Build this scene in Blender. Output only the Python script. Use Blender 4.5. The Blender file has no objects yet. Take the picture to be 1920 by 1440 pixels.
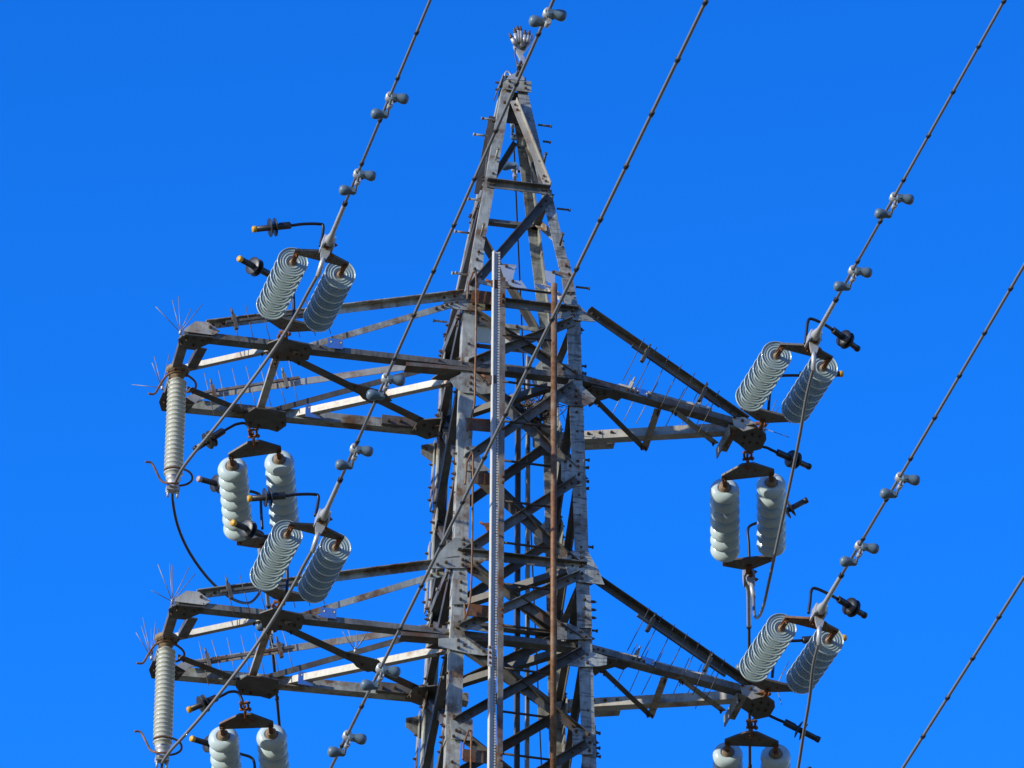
import bpy, bmesh, math, random
from mathutils import Vector as V, Matrix
rad = math.radians
random.seed(7)
scene = bpy.context.scene
COL = scene.collection

# ------------------------------------------------------------------ camera
FPX = 16000.0                       # focal length in pixels of a 1920 wide frame (300 mm lens)
TH, PSI, ROLL, DIST = rad(31), rad(11.5), rad(0.5), 71.4
EX, EY, EZ = V((1, 0, 0)), V((0, 1, 0)), V((0, 0, 1))
_R0 = EX*math.cos(PSI) - EY*math.sin(PSI)
_H = EX*math.sin(PSI) + EY*math.cos(PSI)
CF = _H*math.cos(TH) + EZ*math.sin(TH)
_U0 = -_H*math.sin(TH) + EZ*math.cos(TH)
CR = _R0*math.cos(ROLL) + _U0*math.sin(ROLL)
CU = _U0*math.cos(ROLL) - _R0*math.sin(ROLL)
def ray(px, py): return CF + CR*((px-960)/FPX) - CU*((py-720)/FPX)
_d = ray(955, 758).normalized()
H1 = 1.6 + DIST*_d.z                # height of the upper cross arms above the ground
CAM = V((0, 0, H1)) - _d*DIST
def at(px, py, X=None, Y=None, Z=None):
    """point on the sight line through a photo pixel where it meets a plane of the tower (Z counted from the upper arms)"""
    r = ray(px, py)
    if X is not None: t = (X-CAM.x)/r.x
    elif Y is not None: t = (Y-CAM.y)/r.y
    else: t = (Z+H1-CAM.z)/r.z
    return CAM + r*t
def P(x, y, z): return V((x, y, z+H1))

cd = bpy.data.cameras.new("camera"); cam = bpy.data.objects.new("camera", cd); COL.objects.link(cam)
cd.sensor_width = 36; cd.lens = FPX/1920*36; cd.clip_start = 0.5; cd.clip_end = 6000
M = Matrix((CR, CU, -CF)).transposed().to_4x4(); M.translation = CAM
cam.matrix_world = M
scene.camera = cam

# ------------------------------------------------------------------ light and sky
LD = V((1.0, 0.36, -0.36)).normalized()          # the way the sunlight travels
SUN_EL = math.asin(-LD.z); SUN_AZ = math.atan2(-LD.x, -LD.y)
SKY_TINT = (0.095, 1.235, 3.17, 1)
w = bpy.data.worlds.new("World"); scene.world = w; w.use_nodes = True
nt = w.node_tree; nt.nodes.clear()
sky = nt.nodes.new('ShaderNodeTexSky'); sky.sky_type = 'NISHITA'; sky.sun_disc = False
sky.sun_elevation = SUN_EL; sky.sun_rotation = SUN_AZ
sky.air_density = 1.0; sky.dust_density = 0.2; sky.ozone_density = 2.0; sky.altitude = 100
tcw = nt.nodes.new('ShaderNodeTexCoord'); sx = nt.nodes.new('ShaderNodeSeparateXYZ'); nt.links.new(tcw.outputs['Generated'], sx.inputs[0])
el = nt.nodes.new('ShaderNodeMapRange'); el.interpolation_type = 'SMOOTHSTEP'          # clear deep blue overhead, pale air near the horizon
el.inputs[1].default_value = 0.10; el.inputs[2].default_value = 0.50; nt.links.new(sx.outputs[2], el.inputs[0])
mul = nt.nodes.new('ShaderNodeMix'); mul.data_type = 'RGBA'; mul.blend_type = 'MULTIPLY'
nt.links.new(el.outputs[0], mul.inputs[0]); mul.inputs[7].default_value = SKY_TINT
bg = nt.nodes.new('ShaderNodeBackground'); bg.inputs['Strength'].default_value = 0.12
wo = nt.nodes.new('ShaderNodeOutputWorld')
nt.links.new(sky.outputs[0], mul.inputs[6])
fall = nt.nodes.new('ShaderNodeValToRGB'); cr = fall.color_ramp       # the blue deepens toward the zenith
cr.elements[0].position = .46; cr.elements[0].color = (1.02, 1.02, 1.02, 1); cr.elements[1].position = .85; cr.elements[1].color = (.35, .33, .38, 1)
e_ = cr.elements.new(.56); e_.color = (.83, .805, .86, 1)
nt.links.new(sx.outputs[2], fall.inputs[0])
mu2 = nt.nodes.new('ShaderNodeMix'); mu2.data_type = 'RGBA'; mu2.blend_type = 'MULTIPLY'; mu2.inputs[0].default_value = 1
nt.links.new(mul.outputs[2], mu2.inputs[6]); nt.links.new(fall.outputs[0], mu2.inputs[7])
nt.links.new(mu2.outputs[2], bg.inputs['Color']); nt.links.new(bg.outputs[0], wo.inputs['Surface'])
sd = bpy.data.lights.new("sun", 'SUN'); sd.energy = 5.0; sd.angle = rad(0.5); sd.color = (1.0, 0.955, 0.83)
so = bpy.data.objects.new("sun", sd); COL.objects.link(so)
so.rotation_euler = LD.to_track_quat('-Z', 'Y').to_euler(); so.location = (-40, -20, H1+30)
scene.view_settings.view_transform = 'Standard'; scene.view_settings.look = 'None'
scene.view_settings.exposure = 0.0; scene.view_settings.gamma = 1.0
scene.cycles.max_bounces = 6

# ------------------------------------------------------------------ materials
def new_mat(name):
    m = bpy.data.materials.new(name); m.use_nodes = True
    return m, m.node_tree, m.node_tree.nodes['Principled BSDF']
def ramp(nt, a, b, pa, pb):
    r = nt.nodes.new('ShaderNodeValToRGB')
    r.color_ramp.elements[0].position = pa; r.color_ramp.elements[0].color = (*a, 1)
    r.color_ramp.elements[1].position = pb; r.color_ramp.elements[1].color = (*b, 1)
    return r
def noise(nt, vec, scale, detail=5, rough=.6, mapping=None):
    if mapping:
        mp = nt.nodes.new('ShaderNodeMapping'); mp.inputs['Scale'].default_value = mapping
        nt.links.new(vec, mp.inputs[0]); vec = mp.outputs[0]
    n = nt.nodes.new('ShaderNodeTexNoise'); n.inputs['Scale'].default_value = scale
    n.inputs['Detail'].default_value = detail; n.inputs['Roughness'].default_value = rough
    nt.links.new(vec, n.inputs['Vector']); return n.outputs[0]
def mix(nt, fac, a, b, mode='MIX'):
    x = nt.nodes.new('ShaderNodeMix'); x.data_type = 'RGBA'; x.blend_type = mode
    if isinstance(fac, float): x.inputs[0].default_value = fac
    else: nt.links.new(fac, x.inputs[0])
    for s, i in ((a, 6), (b, 7)):
        if isinstance(s, tuple): x.inputs[i].default_value = (*s, 1)
        else: nt.links.new(s, x.inputs[i])
    return x.outputs[2]
def steel(name, c1, c2, rust_col, rust, rough=.55, metal=.25, band=0.0, dark=(.05, .045, .04), streak=.5):
    """weathered galvanised steel: mottled zinc, run-off streaks, patches of rust"""
    m, nt, b = new_mat(name)
    tc = nt.nodes.new('ShaderNodeTexCoord'); oi = nt.nodes.new('ShaderNodeObjectInfo')
    sc = nt.nodes.new('ShaderNodeVectorMath'); sc.operation = 'MULTIPLY_ADD'
    cx = nt.nodes.new('ShaderNodeCombineXYZ')
    for i in range(3): nt.links.new(oi.outputs['Random'], cx.inputs[i])
    nt.links.new(cx.outputs[0], sc.inputs[0]); sc.inputs[1].default_value = (37, 53, 71)
    nt.links.new(tc.outputs['Object'], sc.inputs[2]); v = sc.outputs[0]
    n1 = noise(nt, v, 5, 7, .65); r1 = ramp(nt, c1, c2, .36, .66); nt.links.new(n1, r1.inputs[0])
    n2 = noise(nt, v, 1.0, 5, .6, (38, 38, 4)); r2 = ramp(nt, (0, 0, 0), (1, 1, 1), .46, .72); nt.links.new(n2, r2.inputs[0])
    ms = nt.nodes.new('ShaderNodeMath'); ms.operation = 'MULTIPLY'; ms.inputs[1].default_value = streak
    nt.links.new(r2.outputs[0], ms.inputs[0])
    col = mix(nt, ms.outputs[0], r1.outputs[0], dark)
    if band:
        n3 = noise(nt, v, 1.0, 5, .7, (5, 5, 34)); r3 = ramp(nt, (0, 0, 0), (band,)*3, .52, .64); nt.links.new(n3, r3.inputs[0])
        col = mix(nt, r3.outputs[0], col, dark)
    n4 = noise(nt, v, 2.6, 9, .72); r4 = ramp(nt, (0, 0, 0), (1, 1, 1), .62-.3*rust, .74-.3*rust); nt.links.new(n4, r4.inputs[0])
    n5 = noise(nt, v, 30, 4, .6); rr = ramp(nt, tuple(x*.45 for x in rust_col), rust_col, .3, .7); nt.links.new(n5, rr.inputs[0])
    mr = nt.nodes.new('ShaderNodeMath'); mr.operation = 'MULTIPLY'; mr.inputs[1].default_value = min(1, .55+rust)
    nt.links.new(r4.outputs[0], mr.inputs[0])
    col = mix(nt, mr.outputs[0], col, rr.outputs[0])
    # every member weathers a little differently
    rv = nt.nodes.new('ShaderNodeMapRange'); rv.inputs[3].default_value = .78; rv.inputs[4].default_value = 1.12
    nt.links.new(oi.outputs['Random'], rv.inputs[0])
    col = mix(nt, 1.0, col, rv.outputs[0], 'MULTIPLY')
    nt.links.new(col, b.inputs['Base Color'])
    rg = nt.nodes.new('ShaderNodeMapRange'); rg.inputs[3].default_value = rough-.12; rg.inputs[4].default_value = rough+.2
    nt.links.new(n1, rg.inputs[0]); nt.links.new(rg.outputs[0], b.inputs['Roughness'])
    b.inputs['Metallic'].default_value = metal
    bp = nt.nodes.new('ShaderNodeBump'); bp.inputs['Strength'].default_value = .25; bp.inputs['Distance'].default_value = .004
    nt.links.new(n5, bp.inputs['Height']); nt.links.new(bp.outputs[0], b.inputs['Normal'])
    return m
def simple(name, c, rough, metal=0.0, var=.25, scale=14, coat=0.0):
    m, nt, b = new_mat(name)
    tc = nt.nodes.new('ShaderNodeTexCoord')
    n = noise(nt, tc.outputs['Object'], scale, 6, .65)
    r = ramp(nt, tuple(x*(1-var) for x in c), tuple(min(1, x*(1+var*.6)) for x in c), .3, .7); nt.links.new(n, r.inputs[0])
    nt.links.new(r.outputs[0], b.inputs['Base Color'])
    b.inputs['Roughness'].default_value = rough; b.inputs['Metallic'].default_value = metal
    b.inputs['Coat Weight'].default_value = coat; b.inputs['Coat Roughness'].default_value = .08
    return m
RUST = (.20, .075, .022)
M_STEEL = steel('galvanised_steel', (.285, .292, .25), (.525, .535, .475), (.23, .12, .05), .44, dark=(.12, .08, .045))
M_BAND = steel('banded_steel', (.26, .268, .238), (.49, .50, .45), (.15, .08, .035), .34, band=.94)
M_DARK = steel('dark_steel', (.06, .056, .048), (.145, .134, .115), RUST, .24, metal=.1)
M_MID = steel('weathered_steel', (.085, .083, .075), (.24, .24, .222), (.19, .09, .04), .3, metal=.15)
M_PALE = steel('pale_steel', (.40, .375, .315), (.54, .51, .44), (.36, .20, .10), .38, streak=.22)
M_LAP = steel('rust_edged_steel', (.10, .085, .07), (.20, .18, .155), (.20, .075, .022), .36)
M_STAIN = steel('stained_rail', (.14, .125, .11), (.27, .25, .22), (.17, .07, .025), .45)
M_RUSTY = steel('rusted_steel', (.13, .095, .065), (.24, .185, .13), (.22, .085, .025), .75)
M_RAIL = steel('rusted_rail', (.20, .125, .075), (.33, .22, .135), (.22, .10, .04), .8, streak=.3)
M_CHAN = simple('bright_zinc', (.54, .53, .50), .5, .05, .12, 30)
M_ZINC = simple('new_zinc_plate', (.40, .45, .52), .24, .9, .1, 20)
M_SHEET = simple('frosted_sheet', (.46, .50, .56), .35, .3, .06, 20)
M_BOLT = simple('bolt_steel', (.12, .072, .04), .6, .3, .5, 60)
M_IRON = simple('rusty_iron', (.22, .085, .03), .7, .3, .5, 40)
M_ALU = simple('cast_aluminium', (.50, .50, .50), .42, .35, .1, 25)
M_WIRE = simple('aluminium_strand', (.215, .21, .205), .5, .2, .08, 60)
M_WIRED = simple('dark_cable', (.045, .045, .05), .5, .1, .2, 40)
M_BLACK = simple('black_rubber', (.018, .018, .02), .55, 0, .3, 40)
M_HORN = simple('black_polymer', (.022, .021, .022), .42, 0, .3, 50)
M_HROD = simple('black_rod', (.016, .016, .02), .4, .3, .3, 50)
M_YEL = simple('yellow_plastic', (.62, .33, .02), .45, 0, .12, 30)
M_PINK = simple('faded_plastic', (.42, .30, .27), .5, 0, .15, 30)
M_PORC = simple('glazed_porcelain', (.50, .60, .60), .2, 0, .08, 9, .35)
M_RUNG = simple('dark_rung', (.045, .032, .024), .6, .2, .4, 40)
M_PORC_SHADE = simple('shaded_porcelain', (.31, .385, .375), .32, 0, .12, 14, .2)  # disc undersides: their self-shade painted in as a darker teal porcelain
M_CREAM = simple('cream_porcelain', (.52, .525, .46), .25, 0, .1, 12, .3)
M_CEM = simple('cap_iron', (.26, .19, .12), .7, .1, .4, 40)
M_PAINT = simple('blue_grey_paint', (.105, .16, .215), .42, 0, .12, 20)
M_PANEL = simple('cream_panel', (.74, .73, .58), .6, 0, .06, 5)
M_TWIG = simple('dry_twig', (.20, .14, .09), .85, 0, .5, 60)
M_NEST = simple('nest_litter', (.05, .035, .022), .95, 0, .6, 50)
M_SPIKE = simple('spike_wire', (.26, .25, .25), .5, .4, .2, 40)
M_GROUND, _nt, _b = new_mat('dry_grass_ground')
_tc = _nt.nodes.new('ShaderNodeTexCoord'); _n = noise(_nt, _tc.outputs['Object'], .08, 10, .7)
_r = ramp(_nt, (.07, .075, .035), (.20, .165, .10), .35, .65); _nt.links.new(_n, _r.inputs[0])
_nt.links.new(_r.outputs[0], _b.inputs['Base Color']); _b.inputs['Roughness'].default_value = .95

# ------------------------------------------------------------------ mesh tools
def perp(a, hint=EZ):
    a = a.normalized(); d = hint - a*hint.dot(a)
    if d.length < 1e-4: d = EX - a*EX.dot(a)
    return d.normalized()
class MB:
    def __init__(s): s.bm = bmesh.new(); s.smooth = []
    def _faces(s, vs, fs, mi, sm):
        bv = [s.bm.verts.new(v) for v in vs]
        for f in fs:
            try: fc = s.bm.faces.new([bv[i] for i in f]); fc.material_index = mi; fc.smooth = sm
            except ValueError: pass
    def prism(s, poly, ext, mi=0):
        """closed prism: polygon of points swept along a vector"""
        n = len(poly); vs = list(poly) + [p+ext for p in poly]
        fs = [tuple(range(n))[::-1], tuple(range(n, 2*n))] + [(i, (i+1) % n, n+(i+1) % n, n+i) for i in range(n)]
        s._faces(vs, fs, mi, False); return s
    def angle(s, p0, p1, d1, d2, w1=.07, w2=None, t=.008, mi=0):
        """L section whose corner runs from p0 to p1 with flanges along d1 and d2"""
        w2 = w2 or w1; a = (p1-p0).normalized()
        d1 = perp(a, d1); d2 = (d2 - a*d2.dot(a)); d2 = (d2 - d1*d2.dot(d1)).normalized()
        c = [(0, 0), (w1, 0), (w1, t), (t, t), (t, w2), (0, w2)]
        return s.prism([p0 + d1*x + d2*y for x, y in c], p1-p0, mi)
    def bar(s, p0, p1, up, w, h, mi=0):
        a = (p1-p0).normalized(); u = perp(a, up); r = a.cross(u)
        return s.prism([p0 + r*x*w/2 + u*y*h/2 for x, y in ((-1, -1), (1, -1), (1, 1), (-1, 1))], p1-p0, mi)
    def plate(s, poly, n, t, mi=0): return s.prism(poly, n.normalized()*t, mi)
    def tube(s, pts, r, n=8, mi=0, caps=True):
        rs = r if isinstance(r, (list, tuple)) else [r]*len(pts)
        rings = []; u = None
        for i, p in enumerate(pts):
            a = (pts[min(i+1, len(pts)-1)] - pts[max(i-1, 0)]).normalized()
            u = perp(a, u if u is not None else (EZ if abs(a.z) < .9 else EX)); v = a.cross(u)
            rings.append([s.bm.verts.new(p + (u*math.cos(2*math.pi*k/n) + v*math.sin(2*math.pi*k/n))*rs[i]) for k in range(n)])
        for A, B in zip(rings, rings[1:]):
            for k in range(n):
                f = s.bm.faces.new((A[k], A[(k+1) % n], B[(k+1) % n], B[k])); f.smooth = True; f.material_index = mi
        if caps:
            for R_ in (rings[0][::-1], rings[-1]):
                f = s.bm.faces.new(R_); f.material_index = mi
        return s
    def lathe(s, o, ax, prof, n=24, mi=0):
        """prof: (distance along ax, radius[, material])"""
        ax = ax.normalized(); u = perp(ax, EZ if abs(ax.z) < .9 else EX); v = ax.cross(u); rings = []
        for q in prof:
            c = o + ax*q[0]
            if q[1] < 1e-5: rings.append([s.bm.verts.new(c)])
            else: rings.append([s.bm.verts.new(c + (u*math.cos(2*math.pi*k/n) + v*math.sin(2*math.pi*k/n))*q[1]) for k in range(n)])
        for i, (A, B) in enumerate(zip(rings, rings[1:])):
            m_ = prof[i+1][2] if len(prof[i+1]) > 2 else mi
            for k in range(n):
                q = [A[k % len(A)], A[(k+1) % len(A)], B[(k+1) % len(B)], B[k % len(B)]]
                q2 = []
                for x in q:
                    if x not in q2: q2.append(x)
                if len(q2) > 2:
                    f = s.bm.faces.new(q2); f.smooth = True; f.material_index = m_
        return s
    def bolt(s, p, n, r=.013, h=.016, mi=1, shank=.012):
        n = n.normalized(); u = perp(n, EZ if abs(n.z) < .9 else EX); v = n.cross(u)
        a0 = random.random()
        hexa = lambda rr, o: [p + n*o + (u*math.cos(a0+k*math.pi/3) + v*math.sin(a0+k*math.pi/3))*rr for k in range(6)]
        s.prism(hexa(r, -.004), n*(h+.004), mi)
        if shank: s.prism(hexa(r*.5, h), n*shank, mi)
        return s
    def build(s, name, mats, parent=None, smooth_angle=None):
        bmesh.ops.recalc_face_normals(s.bm, faces=s.bm.faces[:])
        o3 = ORG.get(parent.name, V((0, 0, 0))) if parent else V((0, 0, 0))
        if parent is None:
            o3 = sum((v.co for v in s.bm.verts), V((0, 0, 0)))/max(1, len(s.bm.verts))
        bmesh.ops.translate(s.bm, verts=s.bm.verts[:], vec=-o3)
        me = bpy.data.meshes.new(name); s.bm.to_mesh(me); s.bm.free()
        for m in (mats if isinstance(mats, (list, tuple)) else [mats]): me.materials.append(m)
        o = bpy.data.objects.new(name, me); COL.objects.link(o)
        if parent is not None: o.parent = parent; ORG[o.name] = o3
        else: o.location = o3; ORG[o.name] = o3
        return o
ORG = {}
def tag(o, label=None, cat=None, group=None, kind=None):
    if label: o['label'] = label
    if cat: o['category'] = cat
    if group: o['group'] = group
    if kind: o['kind'] = kind
    return o
def thing(name, loc, label, cat, group=None):
    o = bpy.data.objects.new(name, None); COL.objects.link(o); o.location = loc; o.empty_display_size = .1
    ORG[o.name] = V(loc); return tag(o, label, cat, group)
def smooth_path(pts, k=6):
    """Catmull-Rom through points"""
    q = [pts[0]*2-pts[1]] + list(pts) + [pts[-1]*2-pts[-2]]; out = []
    for i in range(1, len(q)-2):
        a, b, c, d = q[i-1:i+3]
        for j in range(k):
            t = j/k
            out.append((b*2 + (c-a)*t + (a*2-b*5+c*4-d)*t*t + (b*3-a-c*3+d)*t**3)*.5)
    out.append(pts[-1].copy()); return out

# ------------------------------------------------------------------ ground
g = MB(); g.prism([V((-3000, -3000, -1)), V((3000, -3000, -1)), V((3000, 3000, -1)), V((-3000, 3000, -1))], V((0, 0, 1)))
tag(g.build('ground', M_GROUND), kind='structure')

# ------------------------------------------------------------------ tower
HW = [(3.2, .088), (2.87, .151), (1.97, .280), (.86, .465), (.6, .497), (0, .507), (-1.35, .540), (-2.27, .574), (-3.6, .617), (-6, .70), (-20, 1.5), (-38.4, 2.9)]
def hw(z):
    for (a, ha), (b, hb) in zip(HW, HW[1:]):
        if z >= b: return ha + (hb-ha)*(a-z)/(a-b)
    return HW[-1][1]
def face(px, py, side='F', off=0.0):
    """photo pixel -> point on one face of the tapering body"""
    z = 0.0
    for _ in range(8):
        h = hw(z)
        if side == 'F': p = at(px, py, Y=-h-off)
        elif side == 'B': p = at(px, py, Y=h+off)
        elif side == 'L': p = at(px, py, X=-h-off)
        else: p = at(px, py, X=h+off)
        z = p.z-H1
    return p
tower = thing('transmission_tower', (0, 0, 0), 'grey galvanised steel lattice tower with a pointed top and four cross arms', 'pylon')
def corner(sx, sy, z, ins=0.0, out=0.0):
    h = hw(z); return P(sx*(h-ins), sy*(h+out), z)
leg_objs = {}
for sx, sy in ((-1, -1), (1, -1), (-1, 1), (1, 1)):
    b = MB()
    for za, zb, w_ in ((3.16, .86, .088), (.86, .6, .105), (.6, -3.6, .115), (-3.6, -6, .115), (-6, -20, .14), (-20, -H1, .16)):
        b.angle(corner(sx, sy, za), corner(sx, sy, zb), EX*-sx, EY*-sy, w_, w_, .011)
    # run of connection bolts down both flanges
    zz = 2.9
    while zz > -4.6:
        if sy < 0 and random.random() < .5: b.bolt(corner(sx, sy, zz, .05) , -EY, .012, .012)
        if random.random() < .35: b.bolt(P(sx*hw(zz), sy*(hw(zz)-.05), zz), EX*sx, .011, .014)
        zz -= random.choice((.19, .31, .43))
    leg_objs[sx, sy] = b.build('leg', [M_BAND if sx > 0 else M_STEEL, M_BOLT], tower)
# splice plates on the legs
def px_plate(name, pts, bolts, parent, mats, side='F', off=.012, t=.009, br=.013):
    nrm = {'F': -EY, 'B': EY, 'L': -EX, 'R': EX}[side]
    b = MB(); b.plate([face(x, y, side, off) for x, y in pts], nrm, t)
    for x, y in bolts: b.bolt(face(x, y, side, off+t), nrm, br)
    return b.build(name, mats, parent)
for pts, bo in (([(848, 1086), (876, 1090), (876, 1134), (847, 1134)], [(864, 1092), (863, 1108), (863, 1124)]),
                ([(889, 467), (908, 472), (903, 520), (896, 546), (874, 545)], [(897, 473), (894, 487), (890, 505)]),
                ([(1094, 475), (1050, 475), (1057, 545), (1077, 548)][::-1] if False else [(1049, 488), (1067, 488), (1078, 548), (1056, 548)], [(1061, 499), (1066, 515), (1070, 552)])):
    px_plate('splice_plate', pts, bo, leg_objs[-1 if pts[0][0] < 960 else 1, -1], [M_STEEL, M_BOLT])
px_plate('splice_plate', [(1081, 1113), (1107, 1117), (1110, 1178), (1082, 1178)], [(1096, 1125), (1096, 1141), (1096, 1157)], leg_objs[1, -1], [M_BAND, M_BOLT])
b = MB()
for y in (1128, 1143, 1158): b.bolt(face(1109, y, 'F', -.03) , EX, .013, .03)
b.build('side_bolts', [M_BOLT, M_BOLT], leg_objs[1, -1])

# bracing of the four faces
NODES = [.62, 0, -.93, -1.85, -2.57, -3.45, -4.4, -5.4]
def facept(side, u, z, off):
    """u -1..1 across a face"""
    h = hw(z)
    return {'F': P(u*h, -h-off, z), 'B': P(-u*h, h+off, z), 'L': P(-h-off, -u*h, z), 'R': P(h+off, u*h, z)}[side]
NRM = {'F': -EY, 'B': EY, 'L': -EX, 'R': EX}
def brace(side, u0, z0, u1, z1, w=.068, off=.012, flip=1, m=None, t=.007, name='brace'):
    p0, p1 = facept(side, u0, z0, off), facept(side, u1, z1, off)
    a = (p1-p0).normalized(); d1 = NRM[side].cross(a)*flip
    b = MB()
    if side == 'F':                # outstanding leg at the upper edge, toward the outside
        u = d1 if d1.z > 0 else -d1
        b.angle(p0 + u*w/2, p1 + u*w/2, -u, NRM[side], w, w*.75, t)
    else: b.angle(p0 - d1*w/2, p1 - d1*w/2, d1, -NRM[side], w, w*.9, t)
    for k in (.05, .11, .89, .95):
        b.bolt(p0.lerp(p1, k), NRM[side], .012, .014)
    return b.build(name, [m or M_STEEL, M_BOLT], tower)
for side in 'FBLR':
    for i in range(len(NODES)-1):
        za, zb = NODES[i], NODES[i+1]
        ins = .88
        if side == 'R' and i == 0: brace('R', -.85, .6, -.1, .05, w=.05, off=.012, m=M_PALE); continue
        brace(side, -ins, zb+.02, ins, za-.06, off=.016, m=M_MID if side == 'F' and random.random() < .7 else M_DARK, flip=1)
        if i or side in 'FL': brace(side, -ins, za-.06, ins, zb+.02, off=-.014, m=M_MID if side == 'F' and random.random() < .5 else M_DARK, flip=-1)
    for z in (1.96, .66, -1.83):
        brace(side, -.97, z, .97, z, w=.07, off=.014, m=M_MID, flip=1, name='strut')
# spire bracing
brace('F', -.15, 2.92, .93, 2.02, w=.06, off=.012, m=M_PALE)
brace('F', .93, 1.90, -.9, .80, w=.07, off=.014, m=M_DARK, flip=-1)
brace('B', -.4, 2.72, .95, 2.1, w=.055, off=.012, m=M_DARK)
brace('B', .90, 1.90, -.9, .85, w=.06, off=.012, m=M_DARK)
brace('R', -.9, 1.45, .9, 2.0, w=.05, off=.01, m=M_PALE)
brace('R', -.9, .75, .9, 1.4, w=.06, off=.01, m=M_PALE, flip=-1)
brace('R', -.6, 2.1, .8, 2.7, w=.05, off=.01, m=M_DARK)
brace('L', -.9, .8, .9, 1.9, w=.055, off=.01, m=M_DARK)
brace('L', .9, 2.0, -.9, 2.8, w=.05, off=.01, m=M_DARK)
# head of the spire
b = MB()
b.plate([face(942, 146, 'F', .01), face(996, 154, 'F', .01), face(995, 174, 'F', .01), face(943, 168, 'F', .01)], -EY, .01)
for x, y in ((955, 153), (954, 163), (985, 166), (984, 157)): b.bolt(face(x, y, 'F', .02), -EY, .012, .014)
b.build('head_plate', [M_STEEL, M_BOLT], tower)
zt = 3.2
b = MB(); b.plate([P(-.13, -.13, zt-.12), P(-.13, .12, zt-.12), P(-.1, .12, zt), P(-.1, -.13, zt)], -EX, .008)
for z in (3.17, 3.10): b.bolt(P(-.125, -.03, z), -EX, .011, .02)
b.build('head_plate', [M_STEEL, M_BOLT], tower)
b = MB(); b.plate([P(.10, -.10, zt-.14), P(.10, .12, zt-.14), P(.09, .12, zt-.01), P(.09, -.10, zt-.01)], EX, .008); b.build('head_plate', [M_DARK, M_BOLT], tower)
b = MB(); b.plate([P(-.1, -.105, zt), P(.1, -.105, zt), P(.1, .1, zt), P(-.1, .1, zt)], EZ, .008); b.build('cap_plate', [M_STEEL, M_BOLT], tower)
b = MB(); b.plate([P(-.11, .115, zt-.33), P(.11, .115, zt-.33), P(.09, .10, zt-.02), P(-.09, .10, zt-.02)], EY, .008); b.build('head_plate', [M_DARK, M_BOLT], tower)
for x, y0, y1 in ((-1, 2.86, 2.1), (1, 3.0, 2.2)):      # doubling bars outside the side faces
    p0, p1 = P(x*(hw(y0)+.012), hw(y0)*.2, y0), P(x*(hw(y1)+.012), hw(y1)*.35, y1)
    b = MB(); b.bar(p0, p1, EY, .06, .008); b.build('doubling_bar', [M_DARK], tower)

# gusset plates on the front face
GUS = [
 ([(829, 577), (832, 566), (860, 551), (878, 551), (921, 567), (921, 583), (880, 583)], [(837, 572), (846, 570), (856, 567), (887, 569), (917, 577)]),
 ([(1045, 598), (1052, 571), (1085, 572), (1116, 604), (1093, 602)], [(1074, 583), (1074, 591), (1056, 583), (1059, 573), (1075, 575)]),
 ([(871, 671), (920, 660), (921, 684), (872, 680)], [(884, 675), (904, 675)]),
 ([(843, 712), (868, 700), (920, 705), (920, 738), (904, 740), (868, 737), (852, 726)], [(883, 708), (882, 719), (882, 731), (907, 714), (914, 721)]),
 ([(1045, 681), (1068, 685), (1090, 694), (1090, 705), (1045, 705)], [(1056, 692), (1078, 697)]),
 ([(1045, 721), (1091, 724), (1117, 748), (1112, 755), (1093, 763), (1070, 762), (1045, 752)], [(1080, 732), (1080, 743), (1080, 755), (1054, 731)]),
 ([(871, 837), (890, 837), (906, 871), (918, 883), (893, 885), (872, 883)], [(876, 841), (884, 878)]),
 ([(1052, 867), (1072, 860), (1095, 862), (1091, 912), (1064, 914), (1052, 900)], [(1060, 866), (1083, 865), (1084, 875), (1069, 874), (1085, 890), (1085, 905)]),
 ([(831, 1028), (852, 1009), (883, 1011), (916, 1036), (916, 1047), (893, 1063), (877, 1066), (810, 1066), (812, 1053)], [(869, 1012), (869, 1021), (867, 1050), (867, 1060), (893, 1055), (820, 1059), (836, 1055)]),
 ([(1054, 1047), (1072, 1034), (1102, 1035), (1122, 1070), (1133, 1097), (1085, 1092), (1068, 1084)], [(1066, 1039), (1074, 1046), (1089, 1036), (1090, 1046), (1091, 1061), (1091, 1076), (1091, 1085)]),
 ([(850, 1154), (877, 1155), (889, 1167), (916, 1186), (850, 1176)], [(861, 1167)]),
 ([(822, 1198), (877, 1196), (914, 1220), (914, 1229), (906, 1230), (877, 1226), (822, 1213)], [(859, 1201), (870, 1210), (859, 1215), (890, 1206), (898, 1213), (906, 1221)]),
 ([(1045, 1167), (1068, 1170), (1091, 1182), (1110, 1199), (1045, 1200)], [(1052, 1172), (1061, 1180), (1071, 1186), (1089, 1185), (1098, 1194)]),
 ([(1058, 1247), (1083, 1224), (1112, 1224), (1138, 1232), (1137, 1247), (1122, 1250), (1085, 1251)], [(1101, 1227), (1091, 1234), (1101, 1243)]),
 ([(844, 1348), (865, 1344), (886, 1350), (886, 1390), (846, 1386)], [(851, 1348), (855, 1370), (862, 1373), (850, 1381)]),
 ([(1073, 1371), (1082, 1365), (1113, 1375), (1111, 1415), (1082, 1415), (1073, 1390)], [(1080, 1371), (1104, 1377), (1095, 1383), (1106, 1393), (1105, 1408)]),
]
for pts, bo in GUS:
    px_plate('gusset_plate', pts, bo, tower, [M_BAND if pts[0][0] > 960 else M_STEEL, M_BOLT], off=.013)
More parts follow.
